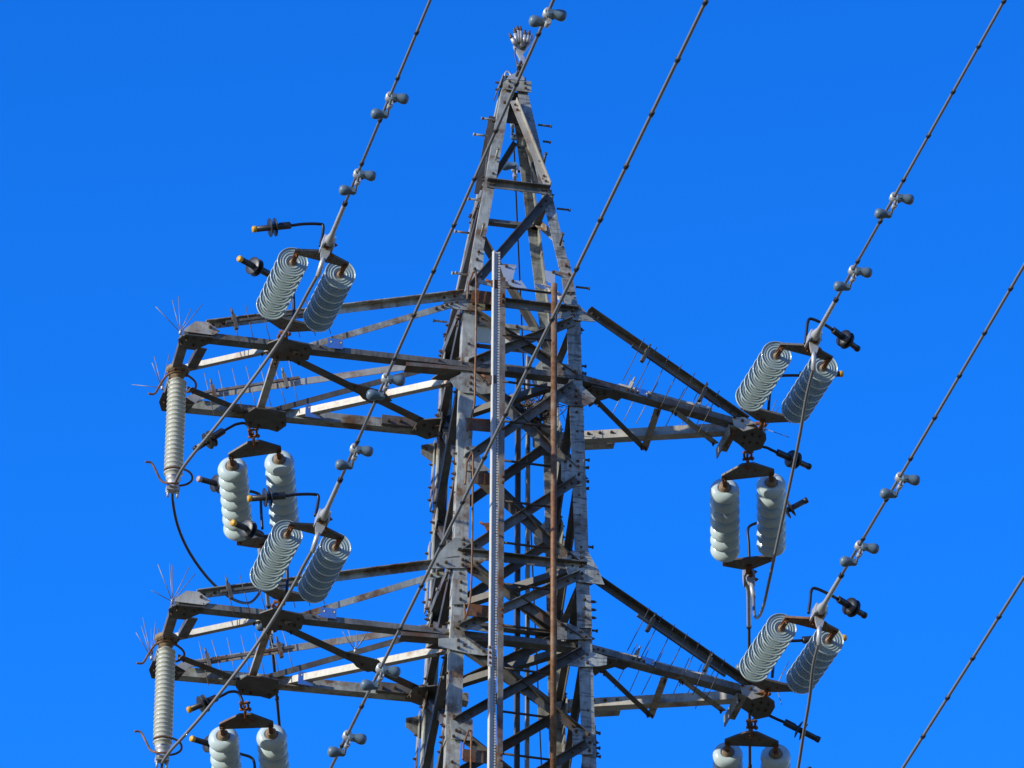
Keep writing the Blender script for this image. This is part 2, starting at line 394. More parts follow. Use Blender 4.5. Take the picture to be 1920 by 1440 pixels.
# gussets of the other faces
for side in 'BLR':
    for z in NODES[:-1]:
        for u in (-1, 1):
            h = hw(z); k = .2/h
            cc = [(u, .14), (u*(1-k*.5), .16), (u*(1-k), .03), (u*(1-k), -.07), (u*(1-k*.6), -.15), (u, -.15)]
            b = MB(); b.plate([facept(side, uu, z+dz, .001) for uu, dz in cc], NRM[side], .008)
            for uu, dz in ((.93, .1), (.93, .0), (.93, -.1), (.8, .06), (.78, -.05)):
                b.bolt(facept(side, u*uu, z+dz, .009), NRM[side], .012, .02)
            b.build('gusset_plate', [M_STEEL if random.random() < .6 else M_DARK, M_BOLT], tower)
for zc in (-.45, -1.42, -3.0):      # backing strips lapped on the outside of the far left leg
    h0, h1 = hw(zc+.32), hw(zc-.32)
    b = MB(); b.prism([P(-h0-.02, h0-.02, zc+.32), P(-h0-.02, h0+.07, zc+.30), P(-h1-.02, h1+.07, zc-.32), P(-h1-.02, h1-.02, zc-.32)], EX*-.008)
    for k in (-.24, -.12, .1, .22): b.bolt(P(-hw(zc+k)-.028, hw(zc+k)+.02, zc+k), -EX, .012, .02)
    b.build('backing_strip', [M_STEEL, M_BOLT], tower)
for zc in (-.22, -2.80):
    h = hw(zc); b = MB()
    b.prism([P(-h, h+.02, zc+.09), P(-h-.13, h+.02, zc+.05), P(-h-.13, h+.02, zc-.03), P(-h, h+.02, zc-.13)], EY*.012)
    b.bolt(P(-h-.10, h+.02, zc+.02), -EY, .016, .014); b.build('lug_plate', [M_MID, M_BOLT], tower)
# step bolts
STEP = [(930, 225, 'x', -.12), (915, 255, 'x', -.12), (905, 376, 'x', -.12), (880, 437, 'x', -.12), (875, 515, 'x', -.12), (838, 604, 'x', -.11),
        (1009, 234, 'x', .11), (1018, 265, 'x', .06), (1044, 391, 'x', .11), (1080, 538, 'x', .11), (1036, 455, 'x', .05),
        (929, 300, 'y', .12), (1019, 308, 'y', .11), (902, 442, 'y', .12), (1050, 460, 'y', .12), (866, 513, 'x', -.05),
        (1090, 686, 'x', .035), (1091, 700, 'x', .03), (1096, 862, 'x', .035), (1096, 876, 'x', .03), (1096, 902, 'x', .03), (1096, 915, 'x', .03),
        (1102, 1025, 'x', .04), (1110, 1182, 'x', .04), (1115, 1374, 'x', .04), (1117, 1402, 'x', .03), (1118, 1418, 'x', .03),
        (850, 962, 'x', .03), (830, 1066, 'x', -.03), (826, 1106, 'x', -.03), (824, 1270, 'x', .03)]
for x, y, ax, L in STEP:
    b = MB(); p = face(x, y, 'F', -.03 if ax == 'x' else .012)
    d = EX if ax == 'x' else (EZ*.35 - EY*.85).normalized()
    b.tube([p, p + d*L], .0095, 8); e = p + d*L; b.tube([e - d*(.004 if L > 0 else -.004), e + d*(.008 if L > 0 else -.008)], .015, 8)
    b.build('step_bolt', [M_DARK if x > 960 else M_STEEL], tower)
# horizontal diaphragm members inside the body
for z in (0.03, -2.54, -1.8):
    h = hw(z)-.06
    for s in (-1, 1):
        b = MB(); b.angle(P(-h, -h*s, z), P(h, h*s, z - .012*(s+1)), EZ, EY, .06, .06, .007)
        b.build('diaphragm_bar', [M_DARK], tower)
# vertical riser rails on the back face
for x0, x1, w_ in ((966, 966, .05), (986, 986, .04)):
    b = MB(); p0 = face(x0, 668 if x0 > 970 else 700, 'B', .03); p1 = face(x1-3, 1560, 'B', .03)
    b.angle(p0, p1, EX, -EY, w_, .045, .006)
    for k in (.02, .2, .4, .6, .8): b.bolt(p0.lerp(p1, k) + EX*.02, -EY, .012)
    b.build('riser_rail', [M_DARK if x0 < 970 else M_PALE, M_BOLT], tower)
# bent guard plates of bright sheet round the spire foot
for pts, bo in (([(937, 497), (967, 500), (961, 526), (947, 528), (944, 518)], [(949, 500)]),
                ([(950, 524), (974, 527), (977, 526), (988, 541), (966, 540), (955, 534)], [(961, 528)]),
                ([(1021, 507), (1041, 511), (1040, 532), (1030, 531), (1024, 526)], [(1037, 511)]),
                ([(1003, 532), (1020, 535), (1027, 543), (1012, 541)], [])):
    px_plate('guard_plate', pts, bo, tower, [M_SHEET, M_BOLT], off=.03, t=.003)
for (x0, y0, x1, y1) in ((937, 498, 968, 501), (896, 527, 925, 534), (1036, 510, 1070, 519)):
    b = MB(); b.bar(face(x0, y0, 'F', .02), face(x1, y1, 'F', .02), EZ, .008, .04)
    b.build('guard_bracket', [M_STEEL], tower)

# ------------------------------------------------------------------ cross arms
def gpoly(pts, Z, b, n, t, bolts=(), mi=0):
    b.plate([at(x, y, Z=Z) for x, y in pts], n, t, mi)
    for x, y in bolts: b.bolt(at(x, y, Z=Z) + n*(0 if n.z < 0 else 0) - EZ*(t if n.z < 0 else 0), -EZ, .013, .012)
def shift_to(o, dv):
    """move a finished part and its sub-parts"""
    o.data.transform(Matrix.Translation(dv))
    for c in o.children: c.data.transform(Matrix.Translation(dv))
def left_arm():
    Yn, Yf = -.505, .56
    tn, tf = at(345, 628, Z=0), at(306, 760, Z=0)
    a = MB()
    a.angle(P(.50, Yn-.02, 0), V((tn.x, tn.y, H1)), EZ, EY, .05, .10, .009)
    a.angle(P(-.2, Yf, 0), V((tf.x, tf.y, H1)), EZ, EY, .085, .095, .009, 2)
    for k in (.30, .36, .66, .7, .93): a.bolt(P(.5, Yn-.02, .03).lerp(tn + EZ*.03, k), -EY, .012, .01)
    for k in (.16, .2, .5, .54): a.bolt(P(-.2, Yf, .04).lerp(tf + EZ*.04, k), -EY, .012, .01)
    # tip members
    a.angle(tn + V((-.02, .0, -.012)), tf + V((-.02, .03, -.012)), EX, EZ, .075, .06, .008)
    q0, q1 = at(372, 652, Z=-.012), at(352, 690, Z=-.012)
    a.angle(q0, q1, EX, EZ, -.075 and .075, .06, .008)
    arm = a.build('cross_arm', [M_MID, M_BOLT, M_STEEL], tower)
    def sub(name, b, m=M_STEEL): return b.build(name, [m, M_BOLT], arm)
    # bottom plane bracing
    def brc(x0, y0, x1, y1, m, w1=.055, w2=.055, z=.012, up=EZ, back=EY, nm='brace'):
        b = MB(); p0, p1 = at(x0, y0, Z=z), at(x1, y1, Z=z)
        b.angle(p0, p1, up, back, w1, w2, .007)
        for k in (.03, .08, .92, .97): b.bolt(p0.lerp(p1, k) + back*.03, -EZ, .012, .012)
        return sub(nm, b, m)
    brc(340, 694, 506, 657, M_PALE, .05, .045)
    brc(350, 733, 478, 786, M_DARK, .045, .07, .004, EZ, -EY)
    brc(512, 672, 474, 792, M_PALE, .04, .06, .014, EZ, EX)
    brc(525, 786, 858, 714, M_PALE, .062, .055, .02)
    brc(535, 672, 822, 812, M_DARK, .05, .085, .003, EZ, -EY)
    # ties
    def tie(p0, p1, d1, d2, w1, w2, m):
        b = MB(); b.angle(p0, p1, d1, d2, w1, w2, .008)
        for k in (.03, .07, .93, .97): b.bolt(p0.lerp(p1, k) + d1*w1*.5, -EY, .013)
        return sub('tie_bar', b, m)
    tie(at(385, 606, Y=-.47), at(866, 549, Y=-.515), -EZ, -EY, .062, .06, M_STEEL)
    tie(at(545, 653, Y=-.49), at(838, 568, Y=-.515), -EZ, EY, .055, .05, M_STEEL)
    tie(at(368, 738, Y=.60), at(826, 672, Y=.53), -EZ, EY, .06, .05, M_PALE)
    tie(at(497, 768, Y=.58), at(826, 679, Y=.53), -EZ, EY, .05, .055, M_DARK)
    # gussets
    def gus(pts, Z, t, up, bolts, m): 
        b = MB(); gpoly(pts, Z, b, EZ if up else -EZ, t, bolts); return sub('gusset_plate', b, m)
    gus([(334, 634), (348, 626), (400, 631), (397, 641), (365, 655), (336, 652)], -.006, .008, 0, [(340, 641), (350, 633), (364, 634), (380, 637), (363, 645), (391, 636)], M_DARK)
    b = MB(); b.plate([at(x, y, Y=-.525) for x, y in [(346, 622), (346, 617), (367, 603), (390, 605), (412, 622), (400, 629)]], -EY, .008)
    for x, y in ((394, 614), (411, 611)): b.bolt(at(x, y, Y=-.533), -EY, .014)
    sub('gusset_plate', b, M_PALE)
    gus([(298, 752), (303, 769), (350, 773), (365, 755), (332, 735), (305, 735)], -.006, .008, 0, [(308, 750), (312, 760), (340, 762)], M_DARK)
    b = MB(); b.plate([at(x, y, Y=.555) for x, y in [(345, 748), (372, 733), (385, 738), (366, 757), (352, 762)]], -EY, .008); sub('gusset_plate', b, M_PALE)
    gus([(502, 642), (526, 633), (580, 644), (585, 654), (578, 673), (526, 675), (507, 669)], -.006, .012, 0, [(520, 667), (545, 655), (556, 660), (566, 664), (573, 652), (540, 668)], M_DARK)
    gus([(458, 776), (478, 763), (536, 771), (537, 796), (520, 808), (503, 803), (468, 800), (458, 785)], -.006, .012, 0, [(470, 790), (485, 795), (530, 790), (520, 800)], M_DARK)
    gus([(840, 692), (866, 690), (866, 705), (848, 712), (808, 710), (822, 700), (826, 686)], -.008, .01, 0, [(830, 690), (844, 691), (858, 693)], M_DARK)
    gus([(786, 786), (832, 782), (832, 815), (800, 822), (770, 810)], -.008, .01, 0, [(780, 800), (795, 795), (812, 800), (805, 812)], M_DARK)
    gus([(656, 718), (720, 735), (735, 752), (700, 758), (680, 748)], -.014, .008, 1, [(665, 725), (690, 742)], M_DARK)
    # end plates that lap the chord onto the body, seen as dark thicker lengths
    b = MB(); b.angle(at(762, 685, Y=-.535), at(930, 699, Y=-.535), EZ, EY, .034, .11, .010); sub('lap_angle', b, M_LAP)
    b = MB(); b.angle(at(716, 793, Y=.545), at(830, 806, Y=.545), EZ, EY, .085, .10, .010)
    for x in (728, 750): b.bolt(at(x, 789, Y=.54), -EY, .014)
    sub('lap_angle', b, M_LAP)
    # little zinc plates with two slots
    for pts, Yp in (([(614, 634), (643, 637), (643, 655), (614, 652)], -.54), ([(573, 757), (600, 763), (600, 785), (572, 781)], .53)):
        b = MB(); b.plate([at(x, y, Y=Yp) for x, y in pts], -EY, .004)
        for k in (.18, .82):
            q = at(pts[0][0]*(1-k)+pts[1][0]*k, pts[0][1]*(1-k)+pts[1][1]*k + 6, Y=Yp-.005)
            b.lathe(q, -EY, [(0, .0), (.002, .011), (.003, .011)], 10, 1)
        b.build('tag_plate', [M_ZINC, M_PALE], arm)
    return arm
def right_arm():
    Yn, Yf = -.515, .53
    a = MB(); n0, n1 = P(.45, -.53, 0), at(1402, 800, Z=0); f0 = P(.45, .52, 0); f1 = at(1395, 806, Z=0)
    a.angle(n0, n1, EZ, EY, .055, .10, .009); a.angle(f0, f1, EZ, EY, .08, .09, .009, 2)
    for k in (.1, .13, .3, .33, .36): a.bolt(n0.lerp(n1, k) + EZ*.03, -EY, .012, .01)
    for k in (.2, .26, .32): a.bolt(f0.lerp(f1, k) + EZ*.05, -EY, .013, .014)
    arm = a.build('cross_arm', [M_MID, M_BOLT, M_PALE], tower)
    def sub(name, b, m=M_STEEL): return b.build(name, [m, M_BOLT], arm)
    b = MB(); b.angle(P(.46, -.535, -.004), at(1172, 742, Z=-.004), EZ, EY, .06, .11, .011); sub('lap_angle', b, M_DARK)
    b = MB(); b.angle(at(1092, 834, Y=.50), at(1153, 831, Y=.48), EZ, EY, .085, .095, .010)
    for x in (1104, 1123, 1143): b.bolt(at(x, 826, Y=.485), -EY, .014)
    sub('lap_angle', b, M_STEEL)
    def tie(p0, p1, d1, d2, w1, w2, m):
        b = MB(); b.angle(p0, p1, d1, d2, w1, w2, .008)
        for k in (.02, .06, .84, .9, .95, .98): b.bolt(p0.lerp(p1, k) + d1*w1*.5, -EY, .013)
        return sub('tie_bar', b, m)
    tie(at(1103, 580, Y=-.52), at(1399, 786, Y=-.07), -EZ, -EY, .06, .06, M_DARK)
    tie(at(1046, 697, Y=.52), at(1372, 781, Y=.07), -EZ, EY, .05, .05, M_PALE)
    def brc(x0, y0, x1, y1, m, w1, w2, z, up, back):
        b = MB(); p0, p1 = at(x0, y0, Z=z), at(x1, y1, Z=z); b.angle(p0, p1, up, back, w1, w2, .007)
        for k in (.04, .1, .95): b.bolt(p0.lerp(p1, k) + back*.02, -EZ, .012)
        return sub('brace', b, m)
    brc(1108, 748, 1203, 843, M_DARK, .04, .05, -.005, EZ, EX)
    brc(1240, 768, 1214, 845, M_PALE, .05, .06, -.004, EZ, -EX)
    brc(1254, 768, 1337, 834, M_STEEL, .04, .055, -.005, EZ, EX)
    # tip plates
    b = MB(); gpoly([(1372, 806), (1392, 796), (1412, 793), (1436, 812), (1437, 822), (1427, 840), (1402, 846), (1384, 830), (1372, 822)], -.006, b, -EZ, .012,
                    [(1396, 817), (1411, 812), (1425, 816), (1393, 829), (1406, 826), (1420, 828)]); sub('gusset_plate', b, M_DARK)
    b = MB(); b.plate([at(x, y, Y=-.11) for x, y in [(1372, 784), (1395, 783), (1414, 793), (1416, 803), (1394, 809), (1376, 799)]], -EY, .01)
    for x, y in ((1377, 783), (1392, 789)): b.bolt(at(x, y, Y=-.12), -EY, .014)
    sub('gusset_plate', b, M_PALE)
    gz = MB(); gpoly([(1092, 731), (1110, 722), (1148, 730), (1150, 742), (1118, 752), (1105, 762)], -.008, gz, -EZ, .01, [(1108, 731), (1121, 734), (1134, 736)]); sub('gusset_plate', gz, M_DARK)
    # stub bracket hanging beside the tip
    b = MB(); p0, p1 = at(1366, 796, Y=-.10), at(1342, 842, Y=.20)
    b.angle(p0, p1, EX, -EZ, .10, .11, .009)
    for k in (.25, .75): b.bolt(p0.lerp(p1, k) + EX*.05 - EZ*.0, -EZ, .016)
    sub('stub_bracket', b, M_STEEL)
    b = MB(); b.plate([at(x, y, Y=-.36) for x, y in [(1191, 726), (1215, 733), (1214, 744), (1190, 737)]], -EY, .004)
    for x, y in ((1194, 733), (1211, 738)): b.lathe(at(x, y, Y=-.366), -EY, [(0, 0), (.002, .011), (.003, .011)], 10, 1)
    b.build('tag_plate', [M_ZINC, M_PALE], arm)
    return arm
DZ2 = -2.57
for mk, dx in ((left_arm, -.01), (right_arm, .05)):
    mk()
    shift_to(mk(), V((dx, -.01, DZ2)))

# ------------------------------------------------------------------ insulator sets
def cdir(x, y, z): return (CR*x + CU*y + CF*z).normalized()
D_NEAR = -cdir(-.245, -.436, 1.0)          # towards the camera, a little downhill from the tower
D_WIRE = -cdir(-.2225, -.461, 1.0)
D_WIDE = -cdir(-.229, -.461, 1.0)
D_FAR = cdir(.0325, -.705, 1.0)
# disc: origin at rim plane, +Z runs away from the tower
def disc_mesh():
    b = MB()
    b.lathe(V((0, 0, 0)), EZ, [(-.104, 0, 1), (-.104, .03, 1), (-.098, .044, 1), (-.064, .049, 1), (-.056, .055, 1),
        (-.064, .055, 0), (-.0645, .067, 0), (-.0615, .082, 0), (-.054, .098, 0), (-.042, .1125, 0), (-.027, .1225, 0), (-.012, .1275, 0), (-.001, .1287, 0), (.004, .1275, 0), (.0055, .1255, 0), (.0045, .1235, 0),
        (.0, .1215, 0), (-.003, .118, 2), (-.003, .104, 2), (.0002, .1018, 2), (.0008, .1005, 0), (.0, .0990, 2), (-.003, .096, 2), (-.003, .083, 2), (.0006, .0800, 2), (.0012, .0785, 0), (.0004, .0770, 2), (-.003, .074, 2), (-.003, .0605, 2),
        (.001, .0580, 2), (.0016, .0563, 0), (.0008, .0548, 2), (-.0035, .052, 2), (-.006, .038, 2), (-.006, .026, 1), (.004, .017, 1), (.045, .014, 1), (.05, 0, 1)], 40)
    bmesh.ops.recalc_face_normals(b.bm, faces=b.bm.faces[:])
    me = bpy.data.meshes.new('disc'); b.bm.to_mesh(me); b.bm.free()
    me.materials.append(M_PORC); me.materials.append(M_CEM); me.materials.append(M_PORC_SHADE); return me
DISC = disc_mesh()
S0, PITCH, SOUT = .55, .1465, 1.62
def horn(parent, rod, body, cap, Y, cap_mat, sheds=(.42, .56), name='arcing_horn'):
    """bent black rod carrying a ribbed sleeve; pixels on a plane of constant depth"""
    b = MB(); pts = [at(x, y, Y=Y) for x, y in rod]
    b.tube(smooth_path(pts, 5) if len(pts) > 2 else pts, .0125, 10)
    h = b.build(name, [M_HROD], parent)
    p0, p1 = at(*body[0], Y=Y), at(*body[1], Y=Y + body[2]); ax = (p1-p0); L = ax.length; ax.normalize()
    s = MB(); s.lathe(p0, ax, [(0, 0), (0, .024), (.01, .027), (L*.33, .027), (L*.36, .025), (L, .025), (L, 0)], 18)
    u = perp(ax); s.bar(p0 + u*.027, p0 + ax*L*.3 + u*.027, u, .012, .016)
    s.build('sleeve', [M_HORN], h)
    for k in sheds:
        s = MB(); s.lathe(p0 + ax*(L*k), ax, [(-.018, .024), (-.012, .05), (-.003, .075), (.003, .077), (.006, .073), (.004, .03), (.004, .022)], 28)
        s.build('shed', [M_HORN], h)
    c = MB(); c.lathe(p1, ax, [(-.02, .0255), (-.018, .0275), (.006, .0275), (.012, .022), (.013, 0)], 18)
    c.build('end_cap', [cap_mat], h)
    return h
def insulator_set(pa, d, roll, label, group, ym=None):
    """attachment shackle, two yokes, two strings of seven discs, dead-end clamp"""
    root = thing('tension_insulator_set', pa, label, 'insulator', group)
    lat = d.cross(EZ).normalized(); 
    if lat.x < 0: lat = -lat
    nrm = lat.cross(d).normalized(); lat = (lat*math.cos(roll) + nrm*math.sin(roll)).normalized(); nrm = lat.cross(d).normalized()
    q = lambda s, l=0, n=0: pa + d*s + lat*l + nrm*n
    b = MB()    # shackle: two linked bows and a bolt
    for a_, s0, s1 in ((lat, -.02, .10), (nrm, .07, .19)):
        b.tube(smooth_path([q(s0) + a_*.024, q(s0+.03) + a_*.03, q(s1-.03) + a_*.028, q(s1), q(s1-.03) - a_*.028, q(s0+.03) - a_*.03, q(s0) - a_*.024], 4), .0105, 8)
    b.tube([q(.0) - lat*.045, q(.0) + lat*.05], .011, 8); b.tube([q(.175) - nrm*.04, q(.175) + nrm*.045], .012, 8)
    b.tube([q(.10) - lat*.045, q(.10) + lat*.055], .012, 8); b.lathe(q(.10) + lat*.03, lat, [(0, 0), (0, .022), (.016, .022), (.016, 0)], 6)
    b.build('shackle', [M_IRON], root)
    def yoke(sa, sb, nm, m):
        """triangular plate: apex at sa, ends at sb"""
        e = 1 if sb > sa else -1
        b = MB(); o = -nrm*.009
        b.plate([q(sa-.035*e, -.05)+o, q(sa-.035*e, .05)+o, q(sb-.045*e, .225)+o, q(sb+.025*e, .225)+o, q(sb+.03*e, .17)+o, q(sb+.03*e, -.17)+o, q(sb+.025*e, -.225)+o, q(sb-.045*e, -.225)+o], nrm, .018)
        for l in (-.065, .065): b.lathe(q(sa+.07*e, l) - nrm*.0095, -nrm, [(0, 0), (0, .013), (.0015, .013), (.0015, 0)], 12, 1)
        for l in (-.065, .065): b.lathe(q(sa+.07*e, l) + nrm*.0095, nrm, [(0, 0), (0, .013), (.0015, .013), (.0015, 0)], 12, 1)
        b.bolt(q(sa) - nrm*.009, -nrm, .022, .016); b.bolt(q(sa) + nrm*.009, nrm, .022, .016)
        for l in (-.2, .2): b.bolt(q(sb, l) - nrm*.009, -nrm, .017, .014); b.bolt(q(sb, l) + nrm*.009, nrm, .017, .02)
        return b.build(nm, [m, M_IRON], root)
    yoke(.20, .345, 'yoke_plate', M_LAP); yoke(SOUT+.10, SOUT, 'yoke_plate', ym)
    for l in (-.2, .2):
        b = MB()
        for s, t in ((.33, .47), (S0 + 6*PITCH + .03, SOUT+.02)):
            for n_ in (-.019, .019): b.bar(q(s, l, n_), q(t, l, n_), lat, .008, .034)
            b.tube([q(t-.03, l, -.03), q(t-.03, l, .03)], .011, 8); b.tube([q(s+.03, l, -.03), q(s+.03, l, .03)], .011, 8)
            b.tube([q((s+t)/2-.02, l), q((s+t)/2+.05, l)], .013, 8)
        b.tube([q(.34, l), q(SOUT, l)], .0125, 8)
        st = b.build('insulator_string', [M_IRON], root)
        rot = Matrix((lat, d.cross(lat), d)).transposed()
        for k in range(7):
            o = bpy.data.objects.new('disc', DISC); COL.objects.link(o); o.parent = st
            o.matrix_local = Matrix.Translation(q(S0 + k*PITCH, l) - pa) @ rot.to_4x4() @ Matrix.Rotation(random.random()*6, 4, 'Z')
    return root, q, lat, nrm
def clamp(root, q, d, dw, lat, nrm, jdir):
    """compression dead end: bolted tongue, socket and sleeve; returns the start of conductor and of jumper"""
    c0 = q(SOUT+.10)
    b = MB()
    for n_ in (-.02, .02): b.bar(c0 - d*.03 + nrm*n_, c0 + d*.14 + nrm*n_, lat, .012, .055, 1)
    p = c0 + d*.10
    b.lathe(p, dw, [(.10, 0), (.10, .034), (.13, .041), (.17, .042), (.21, .034), (.25, .0245), (.28, .0215), (.34, .0195), (.84, .0185), (.845, .0185), (.845, 0)], 20)
    b.lathe(p + dw*.825, dw, [(0, .0185), (.002, .0215), (.035, .0215), (.037, .0185)], 16, 2)
    b.bar(p - d*.03, p + dw*.13, nrm, .066, .05)
    for l_ in (-.042, .042): b.bar(p - d*.03 + lat*l_, p + dw*.16 + lat*l_, nrm, .014, .085)
    u = (jdir - dw*0).normalized(); fl = lat
    t0 = p + dw*.04
    b.plate([t0 + fl*x + u*y - EY*.035 for x, y in ((-.034, -.06), (.034, -.06), (.040, .03), (.036, .09), (.022, .14), (-.022, .14), (-.036, .09), (-.040, .03))], -EY, .022)
    for y in (-.03, .045): b.bolt(t0 + u*y - EY*.057, -EY, .018, .016, 1)
    for y in (-.03, .06): b.bolt(t0 + u*y + lat*.042, lat, .016, .024, 1)
    j0 = t0 + u*.13 - EY*.046
    b.tube([j0, j0 + u*.04, j0 + u*.17], [.017, .021, .019], 14)
    b.build('dead_end_clamp', [M_ALU, M_IRON, M_BLACK], root)
    return p + dw*.82, j0 + u*.14
def wire_path(p0, d, length, span=150.0):
    h = V((d.x, d.y, 0)); sl = d.z/h.length; h.normalize(); pts = []; n = max(24, int(length/2.5))
    for i in range(n+1):
        s = length*i/n; pts.append(p0 + h*s + EZ*(sl*s - sl*s*s/span))
    return pts
def along(p0, d, s, span=150.0):
    h = V((d.x, d.y, 0)); sl = d.z/h.length; h.normalize()
    return p0 + h*s + EZ*(sl*s - sl*s*s/span), (h + EZ*(sl - 2*sl*s/span)).normalized()
def pix(p):
    v = p-CAM; f = v.dot(CF); return 960 + FPX*v.dot(CR)/f, 720 - FPX*v.dot(CU)/f
def conductor(p0, d, length, label, group, rings, r=.0122, mat=M_WIRE, cat='wire', step=.76):
    b = MB(); b.tube(wire_path(p0, d, length), r, 10)
    o = b.build('conductor', [mat], None); tag(o, label, cat, group)
    s = .75
    for i in range(rings):
        p, t = along(p0, d, s)
        k = MB(); k.lathe(p - t*.014, t, [(0, r*.9), (.001, r+.005), (.044, r+.005), (.045, r*.9)], 12); k.build('spacer_ring', [M_BLACK], o)
        s += step*(.96+.08*random.random())
    return o
def s_at_y(p0, d, ypx):
    lo, hi = 0.0, 40.0
    up = pix(along(p0, d, 5)[0])[1] < pix(p0)[1]
    for _ in range(40):
        m = (lo+hi)/2; y = pix(along(p0, d, m)[0])[1]
        if (y > ypx) == up: lo = m
        else: hi = m
    return lo
def damper(p0, d, ypx, label, group, flip=1, mat=None, sc=1.0):
    p, t = along(p0, d, s_at_y(p0, d, ypx - 13*sc))
    lat = t.cross(EZ).normalized()
    if lat.x < 0: lat = -lat
    dn = V((0, 0, -1)); root = thing('vibration_damper', p, label, 'vibration damper', group)
    b = MB()
    b.lathe(p - t*.03, t, [(0, .0175), (.0, .034), (.06, .034), (.06, .0175)], 14)
    b.bar(p + lat*.012*flip, p + dn*.085 + lat*.012*flip, t, .022, .045); b.tube([p + dn*.085 - t*.035, p + dn*.085 + t*.035], .019, 10)
    b.bolt(p + lat*.03 + dn*.035, lat, .013, .014, 1)
    b.build('clamp', [M_ALU, M_BOLT], root)
    e0, e1 = p + dn*.085*sc - t*.155*sc, p + dn*.085*sc + t*.165*sc
    m = MB(); m.tube(smooth_path([e0 + lat*.012, p + dn*.085*sc, e1 - lat*.012], 5), .0085, 8); m.build('messenger_cable', [M_WIRE], root)
    for e, sgn in ((e0, -1), (e1, 1)):
        ax = (lat*sgn + dn*(.10 if sgn > 0 else .0)).normalized()
        o = e - ax*.006
        s = MB(); s.lathe(o, ax, [(-.018, 0), (-.013, .018), (.0, .027), (.025, .0295), (.045, .033), (.065, .040), (.085, .0435), (.106, .040), (.121, .027), (.128, 0)], 20)
        s.tube([e + t*.03, e - t*.03], .020, 10)
        s.build('weight', [mat or M_PAINT], root)
    return root

SETS = {}
def do_set(key, pxa, Z, d, roll, label, group, dw):
    pa = at(*pxa, Z=Z); root, q, lat, nrm = insulator_set(pa, d, roll, label, group, M_RUSTY if key == 'lr' else M_LAP)
    SETS[key] = (root, q, lat, nrm, d, dw); return pa
GN, GF = 'twin insulator strings pulling toward the viewer', 'twin insulator strings pulling away behind the tower'
do_set('ul', (529, 633), .0, D_NEAR, rad(8), 'pair of porcelain insulator strings, ribbed undersides showing, above the upper left cross arm', GN, D_WIRE)
do_set('ur', (1420, 803), .0, D_NEAR, rad(8), 'pair of porcelain insulator strings, ribbed undersides showing, above the upper right arm tip', GN, D_WIDE)
do_set('ll', (518, 1138), DZ2, D_NEAR, rad(8), 'pair of porcelain insulator strings, ribbed undersides showing, above the lower left cross arm', GN, D_WIRE)
do_set('lr', (1428, 1307), DZ2, D_NEAR, rad(8), 'pair of porcelain insulator strings, ribbed undersides showing, above the lower right arm tip', GN, D_WIRE)
do_set('ulf', (474, 806), .0, D_FAR, rad(9), 'pair of smooth domed insulator strings hanging under the upper left cross arm', GF, D_FAR)
do_set('urf', (1402, 848), .0, D_FAR, rad(7), 'pair of smooth domed insulator strings hanging under the upper right arm tip', GF, D_FAR)
do_set('llf', (458, 1318), DZ2, D_FAR, rad(2), 'pair of domed insulator strings under the lower left arm, cut by the photo edge', GF, D_FAR)
do_set('lrf', (1409, 1352), DZ2, D_FAR, rad(-3), 'pair of domed insulator strings under the lower right arm tip, cut by the photo edge', GF, D_FAR)
ENDS = {}
for k, jd in (('ul', V((-.24, .25, -1))), ('ll', V((-.24, .25, -1))), ('ur', V((.0, .1, -1))), ('lr', V((.0, .1, -1))),
              ('ulf', V((-.3, -.3, -1))), ('urf', V((.05, -.25, -1))), ('llf', V((-.3, -.3, -1))), ('lrf', V((.05, -.25, -1)))):
    root, q, lat, nrm, d, dw = SETS[k]; ENDS[k] = clamp(root, q, d, dw, lat, nrm, jd)
# arcing horns, two on each set
def yof(k, s): return SETS[k][1](s).y
YO, YI = SOUT+.2, .35
horn(SETS['ul'][0], [(600, 462), (604, 445), (606, 424), (598, 420), (570, 420), (545, 423)], ((545, 423), (476, 430), 0), 0, yof('ul', YO), M_YEL)
horn(SETS['ul'][0], [(549, 606), (551, 580), (549, 545), (540, 535), (520, 524), (505, 515)], ((505, 515), (449, 485), -.22), 0, yof('ul', YI+.1), M_YEL)
horn(SETS['ll'][0], [(591, 968), (595, 950), (597, 931), (589, 927), (560, 927), (535, 930)], ((535, 930), (467, 935), 0), 0, yof('ll', YO), M_YEL)
horn(SETS['ll'][0], [(537, 1112), (539, 1085), (537, 1050), (530, 1030), (512, 1016), (492, 1004)], ((492, 1004), (437, 980), -.22), 0, yof('ll', YI+.1), M_YEL)
horn(SETS['ur'][0], [(1510, 645), (1512, 625), (1515, 603), (1522, 598), (1545, 608), (1562, 619)], ((1562, 619), (1608, 654), .2), 0, yof('ur', YO), M_HORN)
horn(SETS['ur'][0], [(1441, 768), (1443, 740), (1445, 712), (1452, 706), (1475, 704), (1500, 704)], ((1500, 704), (1578, 701), 0), 0, yof('ur', YI+.1), M_YEL)
horn(SETS['lr'][0], [(1516, 1150), (1519, 1128), (1521, 1109), (1528, 1103), (1550, 1112), (1572, 1124)], ((1572, 1124), (1621, 1154), .2), 0, yof('lr', YO), M_HORN)
horn(SETS['lr'][0], [(1448, 1270), (1450, 1245), (1452, 1210), (1459, 1203), (1480, 1202), (1505, 1201)], ((1505, 1201), (1584, 1196), 0), 0, yof('lr', YI+.1), M_YEL)
horn(SETS['ulf'][0], [(472, 815), (462, 795), (445, 795), (432, 801), (420, 808)], ((420, 808), (366, 842), 0), 0, yof('ulf', .1), M_HORN)
horn(SETS['ulf'][0], [(492, 992), (490, 965), (488, 932), (480, 924), (462, 920), (444, 917)], ((444, 917), (373, 898), -.2), 0, yof('ulf', YO), M_PINK)
